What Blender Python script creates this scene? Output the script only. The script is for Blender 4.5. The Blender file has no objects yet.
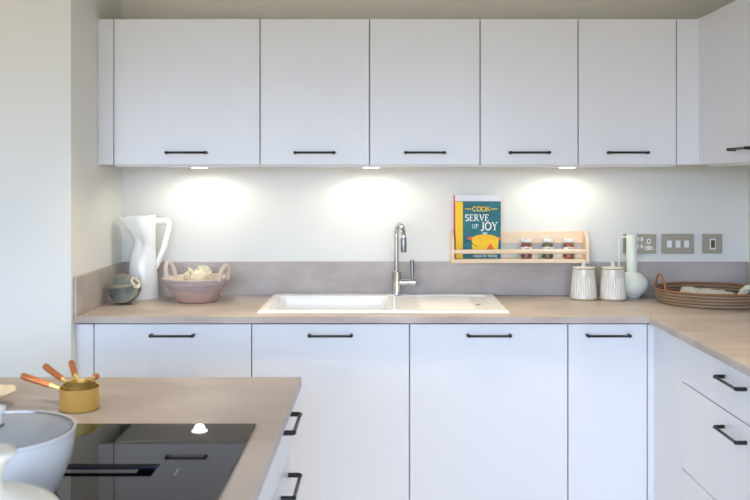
import bpy, bmesh, math, random
from mathutils import Vector, Matrix, noise

random.seed(4)
C = bpy.context.scene.collection
PI = math.pi
EYE = 1.4355
WT = 0.92            # worktop height

# ------------------------------------------------------------------ materials
def lin(c):
    c = c / 255.0
    return c / 12.92 if c <= 0.04045 else ((c + 0.055) / 1.055) ** 2.4

def rgb(r, g, b):
    return (lin(r), lin(g), lin(b), 1.0)

def mat(name, col, rough=0.5, metal=0.0, spec=0.5, coat=0.0, bump=None, vary=None, trans=0.0, ior=1.45):
    m = bpy.data.materials.new(name)
    m.use_nodes = True
    nt = m.node_tree
    b = nt.nodes['Principled BSDF']
    b.inputs['Base Color'].default_value = rgb(*col)
    b.inputs['Roughness'].default_value = rough
    b.inputs['Metallic'].default_value = metal
    b.inputs['Specular IOR Level'].default_value = spec
    b.inputs['Coat Weight'].default_value = coat
    b.inputs['Transmission Weight'].default_value = trans
    b.inputs['IOR'].default_value = ior
    tc = nt.nodes.new('ShaderNodeTexCoord')
    if vary:                       # (scale xyz, other colour, detail, contrast lo, hi)
        sc, col2, det, lo, hi = vary
        mp = nt.nodes.new('ShaderNodeMapping')
        mp.inputs['Scale'].default_value = sc
        nz = nt.nodes.new('ShaderNodeTexNoise')
        nz.inputs['Scale'].default_value = 1.0
        nz.inputs['Detail'].default_value = det
        nz.inputs['Roughness'].default_value = 0.6
        rp = nt.nodes.new('ShaderNodeValToRGB')
        rp.color_ramp.elements[0].position = lo
        rp.color_ramp.elements[1].position = hi
        rp.color_ramp.elements[0].color = rgb(*col)
        rp.color_ramp.elements[1].color = rgb(*col2)
        nt.links.new(tc.outputs['Object'], mp.inputs['Vector'])
        nt.links.new(mp.outputs['Vector'], nz.inputs['Vector'])
        nt.links.new(nz.outputs['Fac'], rp.inputs['Fac'])
        nt.links.new(rp.outputs['Color'], b.inputs['Base Color'])
    if bump:                       # (scale, strength)
        nz2 = nt.nodes.new('ShaderNodeTexNoise')
        nz2.inputs['Scale'].default_value = bump[0]
        nz2.inputs['Detail'].default_value = 4
        bp = nt.nodes.new('ShaderNodeBump')
        bp.inputs['Strength'].default_value = bump[1]
        bp.inputs['Distance'].default_value = 0.002
        nt.links.new(tc.outputs['Object'], nz2.inputs['Vector'])
        nt.links.new(nz2.outputs['Fac'], bp.inputs['Height'])
        nt.links.new(bp.outputs['Normal'], b.inputs['Normal'])
    return m

def emit(name, col, s):
    m = bpy.data.materials.new(name)
    m.use_nodes = True
    b = m.node_tree.nodes['Principled BSDF']
    b.inputs['Base Color'].default_value = rgb(*col)
    b.inputs['Emission Color'].default_value = rgb(*col)
    b.inputs['Emission Strength'].default_value = s
    return m

M = {}
M['wall'] = mat('off_white_wall_paint', (228, 228, 223), 0.75, bump=(90, 0.05), spec=0.3)
M['ceiling'] = mat('ceiling_paint', (206, 203, 196), 0.85, spec=0.2)
M['floor'] = mat('pale_oak_floor', (182, 170, 154), 0.4, vary=((1.2, 9, 1), (204, 194, 180), 6, 0.35, 0.7))
M['cab'] = mat('white_cabinet_front', (229, 231, 236), 0.28, spec=0.45)
M['carc'] = mat('white_carcass', (214, 214, 214), 0.5)
M['edge'] = mat('plinth_white', (215, 216, 220), 0.4)
M['black'] = mat('matt_black_metal', (18, 18, 22), 0.38, spec=0.5)
M['top'] = mat('stone_laminate_worktop', (168, 158, 152), 0.42, spec=0.4, vary=((2.6, 5.5, 5.5), (190, 181, 175), 7, 0.38, 0.62), bump=(160, 0.04))
M['sink'] = mat('white_ceramic_sink', (240, 240, 240), 0.18, spec=0.5)
M['chrome'] = mat('polished_chrome', (205, 205, 205), 0.12, metal=1.0)
M['chrome_dark'] = mat('knurled_chrome', (150, 150, 152), 0.3, metal=1.0)
M['drain'] = mat('steel_overflow_slot', (84, 86, 88), 0.5, metal=0.3)
M['hob'] = mat('black_hob_glass', (9, 11, 11), 0.02, spec=0.4)
M['hob_print'] = mat('grey_hob_print', (104, 108, 108), 0.3)
M['vent'] = mat('black_vent_metal', (5, 5, 7), 0.6, spec=0.1)
M['vent_blue'] = mat('dark_vent_rim', (18, 22, 46), 0.4, spec=0.4)
M['pine'] = mat('pale_beech_wood', (232, 204, 170), 0.5, vary=((3, 26, 26), (243, 222, 194), 5, 0.3, 0.7))
M['teal'] = mat('teal_cover', (8, 92, 104), 0.45, vary=((22, 22, 22), (26, 116, 124), 5, 0.35, 0.7))
M['yellow'] = mat('yellow_print', (246, 203, 30), 0.5)
M['yellow_lid'] = mat('deep_yellow_print', (243, 190, 26), 0.5)
M['orange'] = mat('orange_red_print', (238, 92, 44), 0.5)
M['navyline'] = mat('dark_print', (20, 50, 66), 0.5)
M['white_print'] = mat('cream_white_print', (240, 240, 232), 0.5)
M['cyan_print'] = mat('pale_blue_print', (205, 228, 222), 0.5)
M['paper'] = mat('book_pages', (236, 232, 222), 0.8)
M['white_cover'] = mat('white_book_cover', (236, 237, 242), 0.45)
M['pink'] = mat('pink_red_spine', (214, 62, 92), 0.5)
M['glass'] = mat('clear_glass', (255, 255, 255), 0.02, trans=1.0, ior=1.45)
M['amber'] = mat('amber_preserve', (176, 84, 36), 0.3, vary=((70, 70, 70), (120, 48, 20), 3, 0.35, 0.65))
M['green'] = mat('green_pickle', (112, 118, 44), 0.3, vary=((70, 70, 70), (64, 76, 26), 3, 0.35, 0.65))
M['orange_jar'] = mat('orange_preserve', (196, 102, 44), 0.3, vary=((70, 70, 70), (146, 62, 24), 3, 0.35, 0.65))
M['white_lid'] = mat('white_jar_lid', (238, 238, 236), 0.35)
M['label'] = mat('white_paper_label', (240, 238, 230), 0.6)
M['ink'] = mat('grey_label_ink', (90, 88, 84), 0.6)
M['canister'] = mat('white_glazed_stoneware', (226, 224, 214), 0.2, coat=0.3, vary=((40, 40, 14), (212, 207, 192), 4, 0.4, 0.75))
M['tan'] = mat('tan_bare_stoneware', (180, 164, 128), 0.6)
M['vase'] = mat('pale_matt_vase', (232, 236, 224), 0.42, bump=(120, 0.05))
M['pitcher'] = mat('white_gloss_pitcher', (246, 246, 242), 0.2, coat=0.3)
M['gourd'] = mat('blue_grey_glaze', (98, 108, 102), 0.3, coat=0.2, vary=((16, 16, 16), (140, 142, 130), 5, 0.4, 0.7))
M['gourd_in'] = mat('pale_glaze_lip', (222, 214, 192), 0.35)
M['gourd_ridge'] = mat('brown_ridge_glaze', (142, 134, 114), 0.4)
M['stem'] = mat('brown_clay_stem', (74, 60, 50), 0.6)
M['shell'] = mat('cream_shell', (232, 224, 198), 0.35, vary=((30, 30, 60), (216, 200, 168), 4, 0.4, 0.7))
M['nickel'] = mat('brushed_nickel', (172, 165, 149), 0.5, metal=0.35, bump=(300, 0.03))
M['white_plastic'] = mat('white_plastic', (236, 236, 236), 0.35)
M['dark_plastic'] = mat('dark_slot', (40, 36, 32), 0.5)
M['brown_plastic'] = mat('brown_rocker', (92, 76, 60), 0.4)
M['rattan'] = mat('brown_rattan', (98, 78, 60), 0.5, vary=((9, 9, 300), (150, 122, 94), 5, 0.35, 0.7))
M['rattan_pale'] = mat('pale_rattan', (184, 160, 132), 0.5, vary=((9, 9, 300), (142, 112, 82), 5, 0.35, 0.7))
M['rattan_rim'] = mat('honey_rattan', (158, 112, 66), 0.45, vary=((30, 30, 30), (134, 90, 52), 4, 0.35, 0.7))
M['linen'] = mat('cream_linen', (228, 222, 206), 0.85, bump=(600, 0.2), spec=0.2)
M['linen_grey'] = mat('grey_stripe_linen', (118, 122, 132), 0.85, spec=0.2)
M['brass'] = mat('brushed_brass', (252, 224, 142), 0.42, metal=1.0)
M['copper'] = mat('copper_grip', (206, 132, 84), 0.34, metal=0.55, vary=((90, 90, 20), (182, 104, 60), 4, 0.35, 0.7))
M['enamel'] = mat('white_enamel_pan', (224, 226, 230), 0.3, coat=0.2)
M['steel'] = mat('steel_rim', (150, 148, 148), 0.18, metal=1.0)
M['cream_pot'] = mat('cream_white_ceramic', (236, 233, 224), 0.25, coat=0.2)
M['cream_dish'] = mat('cream_shell_dish', (232, 216, 178), 0.4, vary=((30, 30, 30), (242, 230, 200), 4, 0.35, 0.7))
M['dark_dish'] = mat('dark_glaze', (64, 60, 52), 0.4)
M['lamp'] = emit('lamp_lens', (255, 248, 234), 7.0)
M['lamp_ring'] = mat('lamp_ring_steel', (200, 200, 196), 0.3, metal=0.9)

def thin_glass(name, tint, rough, milk=0.0):
    m = bpy.data.materials.new(name); m.use_nodes = True
    nt = m.node_tree; nt.nodes.clear()
    out = nt.nodes.new('ShaderNodeOutputMaterial')
    mix = nt.nodes.new('ShaderNodeMixShader'); lw = nt.nodes.new('ShaderNodeLayerWeight'); pw = nt.nodes.new('ShaderNodeMath'); pw.operation = 'POWER'; pw.inputs[1].default_value = 5.0; fr = nt.nodes.new('ShaderNodeMath'); fr.operation = 'MULTIPLY_ADD'; fr.inputs[1].default_value = 0.9; fr.inputs[2].default_value = 0.04
    nt.links.new(lw.outputs['Facing'], pw.inputs[0]); nt.links.new(pw.outputs[0], fr.inputs[0])
    tr = nt.nodes.new('ShaderNodeBsdfTransparent'); tr.inputs['Color'].default_value = tint
    gl = nt.nodes.new('ShaderNodeBsdfGlossy'); gl.inputs['Roughness'].default_value = rough
    nt.links.new(fr.outputs[0], mix.inputs[0]); nt.links.new(tr.outputs[0], mix.inputs[1]); nt.links.new(gl.outputs[0], mix.inputs[2])
    if milk:
        df = nt.nodes.new('ShaderNodeBsdfDiffuse'); df.inputs['Color'].default_value = rgb(196, 204, 216)
        mk = nt.nodes.new('ShaderNodeMixShader'); mk.inputs[0].default_value = milk
        nt.links.new(mix.outputs[0], mk.inputs[1]); nt.links.new(df.outputs[0], mk.inputs[2]); mix = mk
    nt.links.new(mix.outputs[0], out.inputs['Surface'])
    return m
M['glass'] = thin_glass('clear_glass', (0.97, 0.98, 0.98, 1), 0.03)
M['lid_glass'] = thin_glass('pan_lid_glass', (0.92, 0.94, 0.96, 1), 0.12, 0.3)
def bowl_material():
    m = mat('lilac_terracotta_glaze', (180, 160, 165), 0.42)
    nt = m.node_tree
    b = nt.nodes['Principled BSDF']
    tc = nt.nodes.new('ShaderNodeTexCoord')
    sx = nt.nodes.new('ShaderNodeSeparateXYZ')
    nz = nt.nodes.new('ShaderNodeTexNoise')
    mp = nt.nodes.new('ShaderNodeMapping')
    mp.inputs['Scale'].default_value = (6, 6, 60)
    nt.links.new(tc.outputs['Object'], mp.inputs['Vector'])
    nt.links.new(mp.outputs['Vector'], nz.inputs['Vector'])
    nz.inputs['Scale'].default_value = 1.0
    nt.links.new(tc.outputs['Object'], sx.inputs['Vector'])
    mul = nt.nodes.new('ShaderNodeMath'); mul.operation = 'MULTIPLY_ADD'
    mul.inputs[1].default_value = 8.5; mul.inputs[2].default_value = -0.25
    nt.links.new(sx.outputs['Z'], mul.inputs[0])
    ma = nt.nodes.new('ShaderNodeMath'); ma.operation = 'MULTIPLY_ADD'
    ma.inputs[1].default_value = 0.5
    nt.links.new(nz.outputs['Fac'], ma.inputs[0])
    nt.links.new(mul.outputs[0], ma.inputs[2])
    rp = nt.nodes.new('ShaderNodeValToRGB')
    e = rp.color_ramp.elements
    e[0].position = 0.0; e[0].color = rgb(204, 160, 140)
    e[1].position = 1.0; e[1].color = rgb(214, 196, 182)
    for p, c in ((0.3, (192, 164, 150)), (0.5, (168, 154, 152)), (0.8, (184, 170, 168))):
        k = e.new(p); k.color = rgb(*c)
    nt.links.new(ma.outputs[0], rp.inputs['Fac'])
    nt.links.new(rp.outputs['Color'], b.inputs['Base Color'])
    return m
M['bowl'] = bowl_material()
M['bowl_in'] = mat('peach_glaze', (220, 206, 190), 0.4)
M['bowl_handle'] = mat('pink_clay_handle', (208, 190, 180), 0.45)

# ------------------------------------------------------------------ mesh helpers
def finish(bm, angle=35):
    bmesh.ops.recalc_face_normals(bm, faces=bm.faces[:])
    return bm

def bx(x0, x1, y0, y1, z0, z1, bev=0.0, bm=None, seg=1):
    t = bmesh.new()
    bmesh.ops.create_cube(t, size=1.0)
    for v in t.verts:
        v.co = Vector(((x0 + x1) / 2 + v.co.x * (x1 - x0), (y0 + y1) / 2 + v.co.y * (y1 - y0), (z0 + z1) / 2 + v.co.z * (z1 - z0)))
    if bev:
        bmesh.ops.bevel(t, geom=t.edges[:], offset=bev, segments=seg, affect='EDGES', profile=0.5)
    if bm is None:
        return t
    merge(bm, t)
    return bm

def merge(bm, t, mtx=None):
    me = bpy.data.meshes.new('tmp')
    if mtx is not None:
        bmesh.ops.transform(t, matrix=mtx, verts=t.verts[:])
    t.to_mesh(me)
    bm.from_mesh(me)
    bpy.data.meshes.remove(me)
    t.free()
    return bm

def rings(rs, bm=None, close=True, cap0=True, cap1=True):
    bm = bm or bmesh.new()
    vs = [[bm.verts.new(p) for p in r] for r in rs]
    n = len(rs[0])
    for a, b in zip(vs[:-1], vs[1:]):
        for i in range(n if close else n - 1):
            j = (i + 1) % n
            bm.faces.new((a[i], a[j], b[j], b[i]))
    if cap0: bm.faces.new(list(reversed(vs[0])))
    if cap1: bm.faces.new(vs[-1])
    return bm

def lathe(prof, c=(0, 0, 0), n=48, bm=None, closed=False):
    """prof: list of (r, z). closed joins the last ring to the first."""
    bm = bm or bmesh.new()
    loops = []
    for r, z in prof:
        if r < 1e-6:
            loops.append([bm.verts.new((c[0], c[1], c[2] + z))])
        else:
            loops.append([bm.verts.new((c[0] + r * math.cos(2 * PI * i / n), c[1] + r * math.sin(2 * PI * i / n), c[2] + z)) for i in range(n)])
    pairs = list(zip(loops[:-1], loops[1:]))
    if closed: pairs.append((loops[-1], loops[0]))
    for a, b in pairs:
        for i in range(n):
            j = (i + 1) % n
            if len(a) == 1 and len(b) == 1: continue
            if len(a) == 1: bm.faces.new((a[0], b[j], b[i]))
            elif len(b) == 1: bm.faces.new((a[i], a[j], b[0]))
            else: bm.faces.new((a[i], a[j], b[j], b[i]))
    return bm

def tube(pts, rad, n=12, closed=False, bm=None, flat=1.0, up0=None):
    pts = [Vector(p) for p in pts]
    k = len(pts)
    if not isinstance(rad, (list, tuple)): rad = [rad] * k
    T = []
    for i in range(k):
        if closed: t = pts[(i + 1) % k] - pts[i - 1]
        elif i == 0: t = pts[1] - pts[0]
        elif i == k - 1: t = pts[-1] - pts[-2]
        else: t = (pts[i + 1] - pts[i]).normalized() + (pts[i] - pts[i - 1]).normalized()
        T.append(t.normalized())
    up = Vector(up0) if up0 else (Vector((0, 0, 1)) if abs(T[0].z) < 0.9 else Vector((1, 0, 0)))
    u = (up - T[0] * up.dot(T[0])).normalized()
    out = []
    for i in range(k):
        u = (u - T[i] * u.dot(T[i])).normalized()
        w = T[i].cross(u)
        out.append([pts[i] + (u * math.cos(2 * PI * j / n) * flat + w * math.sin(2 * PI * j / n)) * rad[i] for j in range(n)])
    if closed:
        out.append(out[0])
        b = bm or bmesh.new()
        vs = [[b.verts.new(p) for p in r] for r in out[:-1]]
        for a in range(k):
            A, B = vs[a], vs[(a + 1) % k]
            for j in range(n):
                q = (j + 1) % n
                b.faces.new((A[j], A[q], B[q], B[j]))
        return b
    return rings(out, bm)

def arc_path(pts, r=0.006, seg=5):
    """round the corners of a polyline"""
    pts = [Vector(p) for p in pts]
    out = [pts[0]]
    for a, b, c in zip(pts[:-2], pts[1:-1], pts[2:]):
        d0 = (a - b).normalized(); d1 = (c - b).normalized()
        p0, p1 = b + d0 * r, b + d1 * r
        for i in range(seg + 1):
            t = i / seg
            out.append(p0 * (1 - t) ** 2 + b * 2 * t * (1 - t) + p1 * t * t)
    out.append(pts[-1])
    return out

def spline(pts, n=8, closed=False):
    pts = [Vector(p) for p in pts]
    out = []
    k = len(pts)
    for i in range(k if closed else k - 1):
        if closed:
            p0, p1, p2, p3 = pts[i - 1], pts[i], pts[(i + 1) % k], pts[(i + 2) % k]
        else:
            p1, p2 = pts[i], pts[i + 1]
            p0 = pts[i - 1] if i else p1 * 2 - p2
            p3 = pts[i + 2] if i + 2 < k else p2 * 2 - p1
        for s in range(n):
            t = s / n
            out.append(0.5 * ((2 * p1) + (p2 - p0) * t + (2 * p0 - 5 * p1 + 4 * p2 - p3) * t * t + (3 * p1 - p0 - 3 * p2 + p3) * t ** 3))
    if not closed: out.append(pts[-1])
    return out

def cells(xs, ys, solid, z0, z1, bev=0.0):
    """slab over a grid of cells, solid(i, j) says which are filled"""
    bm = bmesh.new()
    vt = {}
    def V(i, j, z):
        k = (i, j, z)
        if k not in vt: vt[k] = bm.verts.new((xs[i], ys[j], z))
        return vt[k]
    nx, ny = len(xs) - 1, len(ys) - 1
    S = lambda i, j: 0 <= i < nx and 0 <= j < ny and solid(i, j)
    for i in range(nx):
        for j in range(ny):
            if not S(i, j): continue
            for z in (z0, z1):
                bm.faces.new([V(i, j, z), V(i + 1, j, z), V(i + 1, j + 1, z), V(i, j + 1, z)])
            for di, dj, a, b in ((-1, 0, (i, j), (i, j + 1)), (1, 0, (i + 1, j), (i + 1, j + 1)), (0, -1, (i, j), (i + 1, j)), (0, 1, (i, j + 1), (i + 1, j + 1))):
                if not S(i + di, j + dj):
                    bm.faces.new([V(*a, z0), V(*b, z0), V(*b, z1), V(*a, z1)])
    bmesh.ops.recalc_face_normals(bm, faces=bm.faces[:])
    bmesh.ops.dissolve_limit(bm, angle_limit=0.01, verts=bm.verts[:], edges=bm.edges[:])
    if bev:
        es = [e for e in bm.edges if len(e.link_faces) == 2 and e.calc_face_angle(0) > 0.5]
        bmesh.ops.bevel(bm, geom=es, offset=bev, segments=1, affect='EDGES', profile=0.5)
    return bm

def open_box(x0, x1, y0, y1, z0, z1, opens, th=0.016):
    bm = bmesh.new()
    bmesh.ops.create_cube(bm, size=1.0)
    for v in bm.verts:
        v.co = Vector(((x0 + x1) / 2 + v.co.x * (x1 - x0), (y0 + y1) / 2 + v.co.y * (y1 - y0), (z0 + z1) / 2 + v.co.z * (z1 - z0)))
    bm.normal_update()
    dead = [f for f in bm.faces if any((f.normal - Vector(d)).length < 0.1 for d in opens)]
    bmesh.ops.delete(bm, geom=dead, context='FACES')
    bmesh.ops.recalc_face_normals(bm, faces=bm.faces[:])
    c = Vector(((x0 + x1) / 2, (y0 + y1) / 2, (z0 + z1) / 2))
    f = bm.faces[:][0]
    if f.normal.dot(f.calc_center_median() - c) < 0:
        bmesh.ops.reverse_faces(bm, faces=bm.faces[:])
    bmesh.ops.solidify(bm, geom=bm.faces[:], thickness=th)
    return bm

# ------------------------------------------------------------------ object helpers
ORG = {}
def org(o):
    return ORG.get(o.name, Vector((0, 0, 0)))

def obj(name, bm, m, parent=None, origin=None, smooth=35):
    """link one mesh; vertices are given in world coordinates unless the parent was made with local=True"""
    bmesh.ops.recalc_face_normals(bm, faces=bm.faces[:])
    o_at = Vector(origin) if origin is not None else (org(parent) if parent else Vector((0, 0, 0)))
    if o_at.length:
        bmesh.ops.translate(bm, verts=bm.verts[:], vec=-o_at)
    me = bpy.data.meshes.new(name)
    bm.to_mesh(me); bm.free()
    if smooth:
        me.polygons.foreach_set('use_smooth', [True] * len(me.polygons))
        me.set_sharp_from_angle(angle=math.radians(smooth))
    ms = m if isinstance(m, (list, tuple)) else [m]
    for q in ms: me.materials.append(q)
    o = bpy.data.objects.new(name, me)
    C.objects.link(o)
    if parent:
        o.parent = parent
        ORG[o.name] = org(parent)
    elif origin is not None:
        o.location = o_at
        ORG[o.name] = o_at
    return o

def tag(o, label, cat, group=None):
    o['label'] = label; o['category'] = cat
    if group: o['group'] = group
    return o

def thing(name, label, cat, loc, group=None, local=False, rot=(0, 0, 0)):
    o = bpy.data.objects.new(name, None)
    C.objects.link(o)
    o.empty_display_size = 0.02
    o.location = loc; o.rotation_euler = rot
    ORG[o.name] = Vector((0, 0, 0)) if local else Vector(loc)
    return tag(o, label, cat, group)

def dup(root, loc, label, group=None, rot=None):
    r = root.copy(); C.objects.link(r); r.location = loc
    if rot: r.rotation_euler = rot
    r['label'] = label
    if group: r['group'] = group
    for ch in list(root.children):
        c = ch.copy(); C.objects.link(c); c.parent = r
        for g in list(ch.children):
            d = g.copy(); C.objects.link(d); d.parent = c
    return r

def struct(name, bm, m):
    o = obj(name, bm, m)
    o['kind'] = 'structure'
    return o

# ------------------------------------------------------------------ room
XL, XR, YB, ZC = -1.162, 1.6457, 3.879, 2.42
YP = 3.242           # face of the wall that projects at the left
XW, YF = -3.2, -1.4  # far left wall, wall behind the camera
struct('floor', bx(XW - .1, XR + .1, YF - .1, YB + .1, -0.1, 0.0), M['floor'])
struct('ceiling', bx(XW - .1, XR + .1, YF - .1, YB + .1, ZC, ZC + 0.1), M['ceiling'])
struct('wall_back', bx(XL - .05, XR + .1, YB, YB + 0.1, 0, ZC), M['wall'])
struct('wall_right', bx(XR, XR + 0.1, YF, YB, 0, ZC), M['wall'])
bm = bx(XW, XL, YP, YB + 0.1, 0, ZC)
struct('wall_left', bm, M['wall'])
struct('wall_far_left', bx(XW - 0.1, XW, YF, YB, 0, ZC), M['wall'])
# wall behind the camera with one wide glazed opening
WX0, WX1, WZ0, WZ1 = -2.9, 1.4, 0.2, 2.2
xs = [XW, WX0, WX1, XR]; zs = [0, WZ0, WZ1, ZC]
bm = cells(xs, zs, lambda i, j: not (i == 1 and j == 1), 0, 0.1)
bmesh.ops.transform(bm, matrix=Matrix(((1, 0, 0, 0), (0, 0, 1, YF - 0.1), (0, 1, 0, 0), (0, 0, 0, 1))), verts=bm.verts[:])
struct('wall_front', bm, M['wall'])
bm = bmesh.new()
for x in (WX0, -1.47, -0.03, WX1 - 0.06):
    bx(x, x + 0.06, YF - 0.09, YF - 0.03, WZ0, WZ1, bm=bm)
bx(WX0, WX1, YF - 0.09, YF - 0.03, WZ0, WZ0 + 0.06, bm=bm)
bx(WX0, WX1, YF - 0.09, YF - 0.03, WZ1 - 0.06, WZ1, bm=bm)
struct('window_1', bm, M['white_plastic'])

# ------------------------------------------------------------------ handles
def handle_bm(center, along, out, length=0.16, proj=0.030, r=0.0045):
    """D-shaped bar handle: center lies on the door face"""
    c, a, u = Vector(center), Vector(along).normalized(), Vector(out).normalized()
    h = length / 2
    # posts, slightly thicker than the bar, run into the bar as one tube
    p = [c - a * h, c - a * h + u * (proj * 0.55), c - a * h + u * proj, c + a * h + u * proj, c + a * h + u * (proj * 0.55), c + a * h]
    path = arc_path([p[0], p[2], p[3], p[5]], r=0.007, seg=5)
    rad = []
    for q in path:
        on_bar = abs((q - c).dot(a)) < h - 0.0062
        rad.append(r if on_bar else r * 1.35)
    return tube(path, rad, n=12)

def gapd(a, b, g=0.0024):
    return a + g, b - g

# ------------------------------------------------------------------ wall cabinets
UF = 3.5495; UZ0, UZ1 = 1.4987, 2.096; TH = 0.019
BK = YB - 0.001
ux = [-1.097, -0.4965, -0.047, 0.4065, 0.809, 1.2125]
ulab = ['white wall cabinet nearest the left wall, widest door of the upper row',
        'white wall cabinet second from the left, right of the widest upper door',
        'white wall cabinet in the middle of the upper row, above the chrome tap',
        'white wall cabinet above the cookbook, fourth along the upper row',
        'white wall cabinet above the canisters and sockets, last of the upper row before the corner']
for i in range(5):
    x0, x1 = ux[i], ux[i + 1]
    t = thing('wall_cabinet', ulab[i], 'cabinet', ((x0 + x1) / 2, (UF + BK) / 2, UZ0), 'upper cabinets along the back wall')
    obj('body', open_box(x0 + .0004, x1 - .0004, UF + TH + .002, BK, UZ0 - .0085, UZ1, [(0, -1, 0)]), M['carc'], t)
    a, b = gapd(x0, x1)
    d = obj('door', bx(a, b, UF, UF + TH, UZ0, UZ1, 0.001), M['cab'], t)
    obj('handle', handle_bm(((x0 + x1) / 2, UF, 1.5475), (1, 0, 0), (0, -1, 0)), M['black'], d)
t = obj('filler_panel', bx(XL + .0008, ux[0] - .0016, UF, UF + TH, UZ0, UZ1, 0.001), M['cab'], origin=(XL, UF, UZ0))
tag(t, 'narrow white filler strip between the left wall and the first wall cabinet', 'filler panel')
UFX = 1.303
xs = [ux[5] + .0016, UFX, UFX + TH]; ys = [3.502, UF, UF + TH]
bm = cells(xs, ys, lambda i, j: not (i == 0 and j == 0), UZ0, UZ1, 0.0008)
t = obj('corner_post', bm, M['cab'], origin=(ux[5], UF, UZ0))
tag(t, 'white inner corner strip joining the two runs of wall cabinets', 'filler panel')
t = thing('wall_cabinet', 'white wall cabinet on the right wall, its door facing left', 'cabinet', (XR - .17, 3.1, UZ0))
obj('body', open_box(UFX + TH + .002, XR - .001, 2.70, 3.50, UZ0 - .0085, UZ1, [(-1, 0, 0)]), M['carc'], t)
d = obj('door', bx(UFX, UFX + TH, 2.7016, 3.4984, UZ0, UZ1, 0.001), M['cab'], t)
obj('handle', handle_bm((UFX, 3.10, 1.5475), (0, 1, 0), (-1, 0, 0)), M['black'], d)

# downlights under the wall cabinets
def downlight(x, label):
    y = 3.705
    z = UZ0 - .0087
    t = thing('cabinet_downlight', label, 'light', (x, y, z), 'round lights under the wall cabinets')
    obj('ring', lathe([(0, 0), (0, -.0012), (.0355, -.0012), (.0362, -.0006), (.0362, 0)], (x, y, z), 40), M['lamp_ring'], t)
    obj('lens', lathe([(0, -.0044), (.026, -.0043), (.0325, -.0036), (.0335, -.0026), (.0335, -.0014), (0, -.0014)], (x, y, z), 40), M['lamp'], t)
    li = bpy.data.lights.new('downlight_beam', 'SPOT')
    li.energy = 3.4; li.color = (1.0, 0.93, 0.78); li.spot_size = math.radians(176); li.spot_blend = 0.45; li.shadow_soft_size = 0.022
    lo = bpy.data.objects.new('downlight_beam', li)
    lo.location = (x, y, z - 0.0068)
    C.objects.link(lo)
downlight(-0.777, 'lit round downlight under the left wall cabinet, above the two handled bowl')
downlight(-0.042, 'lit round downlight under the wall cabinets just left of the tap')
downlight(0.797, 'lit round downlight under the wall cabinets above the jar rack')

# ------------------------------------------------------------------ base cabinets
BF = 3.295; BZ0, BZ1, PZ = 0.15, 0.886, 0.15
gx = [-1.094, -0.493, 0.1086, 0.712, 1.015]
blab = ['white base cabinet below the pitcher and the handled bowl',
        'white base cabinet with tall door under the sink basin',
        'white base cabinet with tall door under the sink drainer',
        'narrow white base cabinet under the two canisters, beside the inner corner']
for i in range(4):
    x0, x1 = gx[i], gx[i + 1]
    t = thing('base_cabinet', blab[i], 'cabinet', ((x0 + x1) / 2, 3.6, 0), 'base cabinets along the back wall')
    ops = [(0, -1, 0)] + ([(0, 0, 1)] if i in (1, 2) else [])
    obj('body', open_box(x0 + .0004, x1 - .0004, BF + TH + .002, BK, BZ0, BZ1 + .007, ops), M['carc'], t)
    obj('plinth', bx(x0, x1, BF + .06, BF + .076, 0, BZ0), M['edge'], t)
    a, b = gapd(x0, x1)
    d = obj('door', bx(a, b, BF, BF + TH, BZ0 + .003, BZ1, 0.001), M['cab'], t)
    obj('handle', handle_bm(((x0 + x1) / 2, BF, 0.8455), (1, 0, 0), (0, -1, 0)), M['black'], d)
t = obj('filler_panel', bx(XL + .0008, gx[0] - .0016, BF, BF + TH, 0, BZ1, 0.001), M['cab'], origin=(XL, BF, 0))
tag(t, 'narrow white filler strip under the left end of the worktop', 'filler panel')
RF = 1.04
xs = [gx[4] + .0016, RF, RF + TH]; ys = [2.9946, BF, BF + TH]
bm = cells(xs, ys, lambda i, j: not (i == 0 and j == 0), 0, BZ1, 0.0008)
t = obj('corner_post', bm, M['cab'], origin=(RF, BF, 0))
tag(t, 'plain white inner corner panel between the base doors and the right hand drawers', 'filler panel')

DZ = [(0.742, BZ1, 0.849), (0.441, 0.738, 0.6965), (BZ0 + .003, 0.437, 0.40)]
def drawer_unit(name, label, xface, sign, y0, y1, xback, group=None, drop=0.0):
    """drawers whose fronts lie at x = xface and look towards sign * x"""
    t = thing(name, label, 'cabinet', ((xface + xback) / 2, (y0 + y1) / 2, 0), group)
    xa = xface - sign * TH
    lo, hi = sorted((xa - sign * .002, xback))
    obj('body', open_box(lo, hi, y0 + .0004, y1 - .0004, BZ0, BZ1 + .007, [(sign, 0, 0)]), M['carc'], t)
    lo, hi = sorted((xface - sign * .06, xface - sign * .076))
    obj('plinth', bx(lo, hi, y0, y1, 0, BZ0), M['edge'], t)
    a, b = gapd(y0, y1)
    lo, hi = sorted((xface, xa))
    for z0, z1, zh in DZ:
        d = obj('drawer_front', bx(lo, hi, a, b, z0, z1, 0.001), M['cab'], t)
        obj('handle', handle_bm((xface, (y0 + y1) / 2, zh - drop), (0, 1, 0), (sign, 0, 0)), M['black'], d)
    return t
drawer_unit('drawer_cabinet', 'wide white drawer unit on the right under the basket', RF, -1, 2.09, 2.993, XR - .002, drop=0.009)
IF = -0.232
drawer_unit('drawer_cabinet', 'narrow white drawer unit at the far end of the island', IF, 1, 1.930, 2.242, -1.38)
drawer_unit('drawer_cabinet', 'white drawer unit in the island below the hob', IF, 1, 0.93, 1.928, -1.38)

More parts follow.
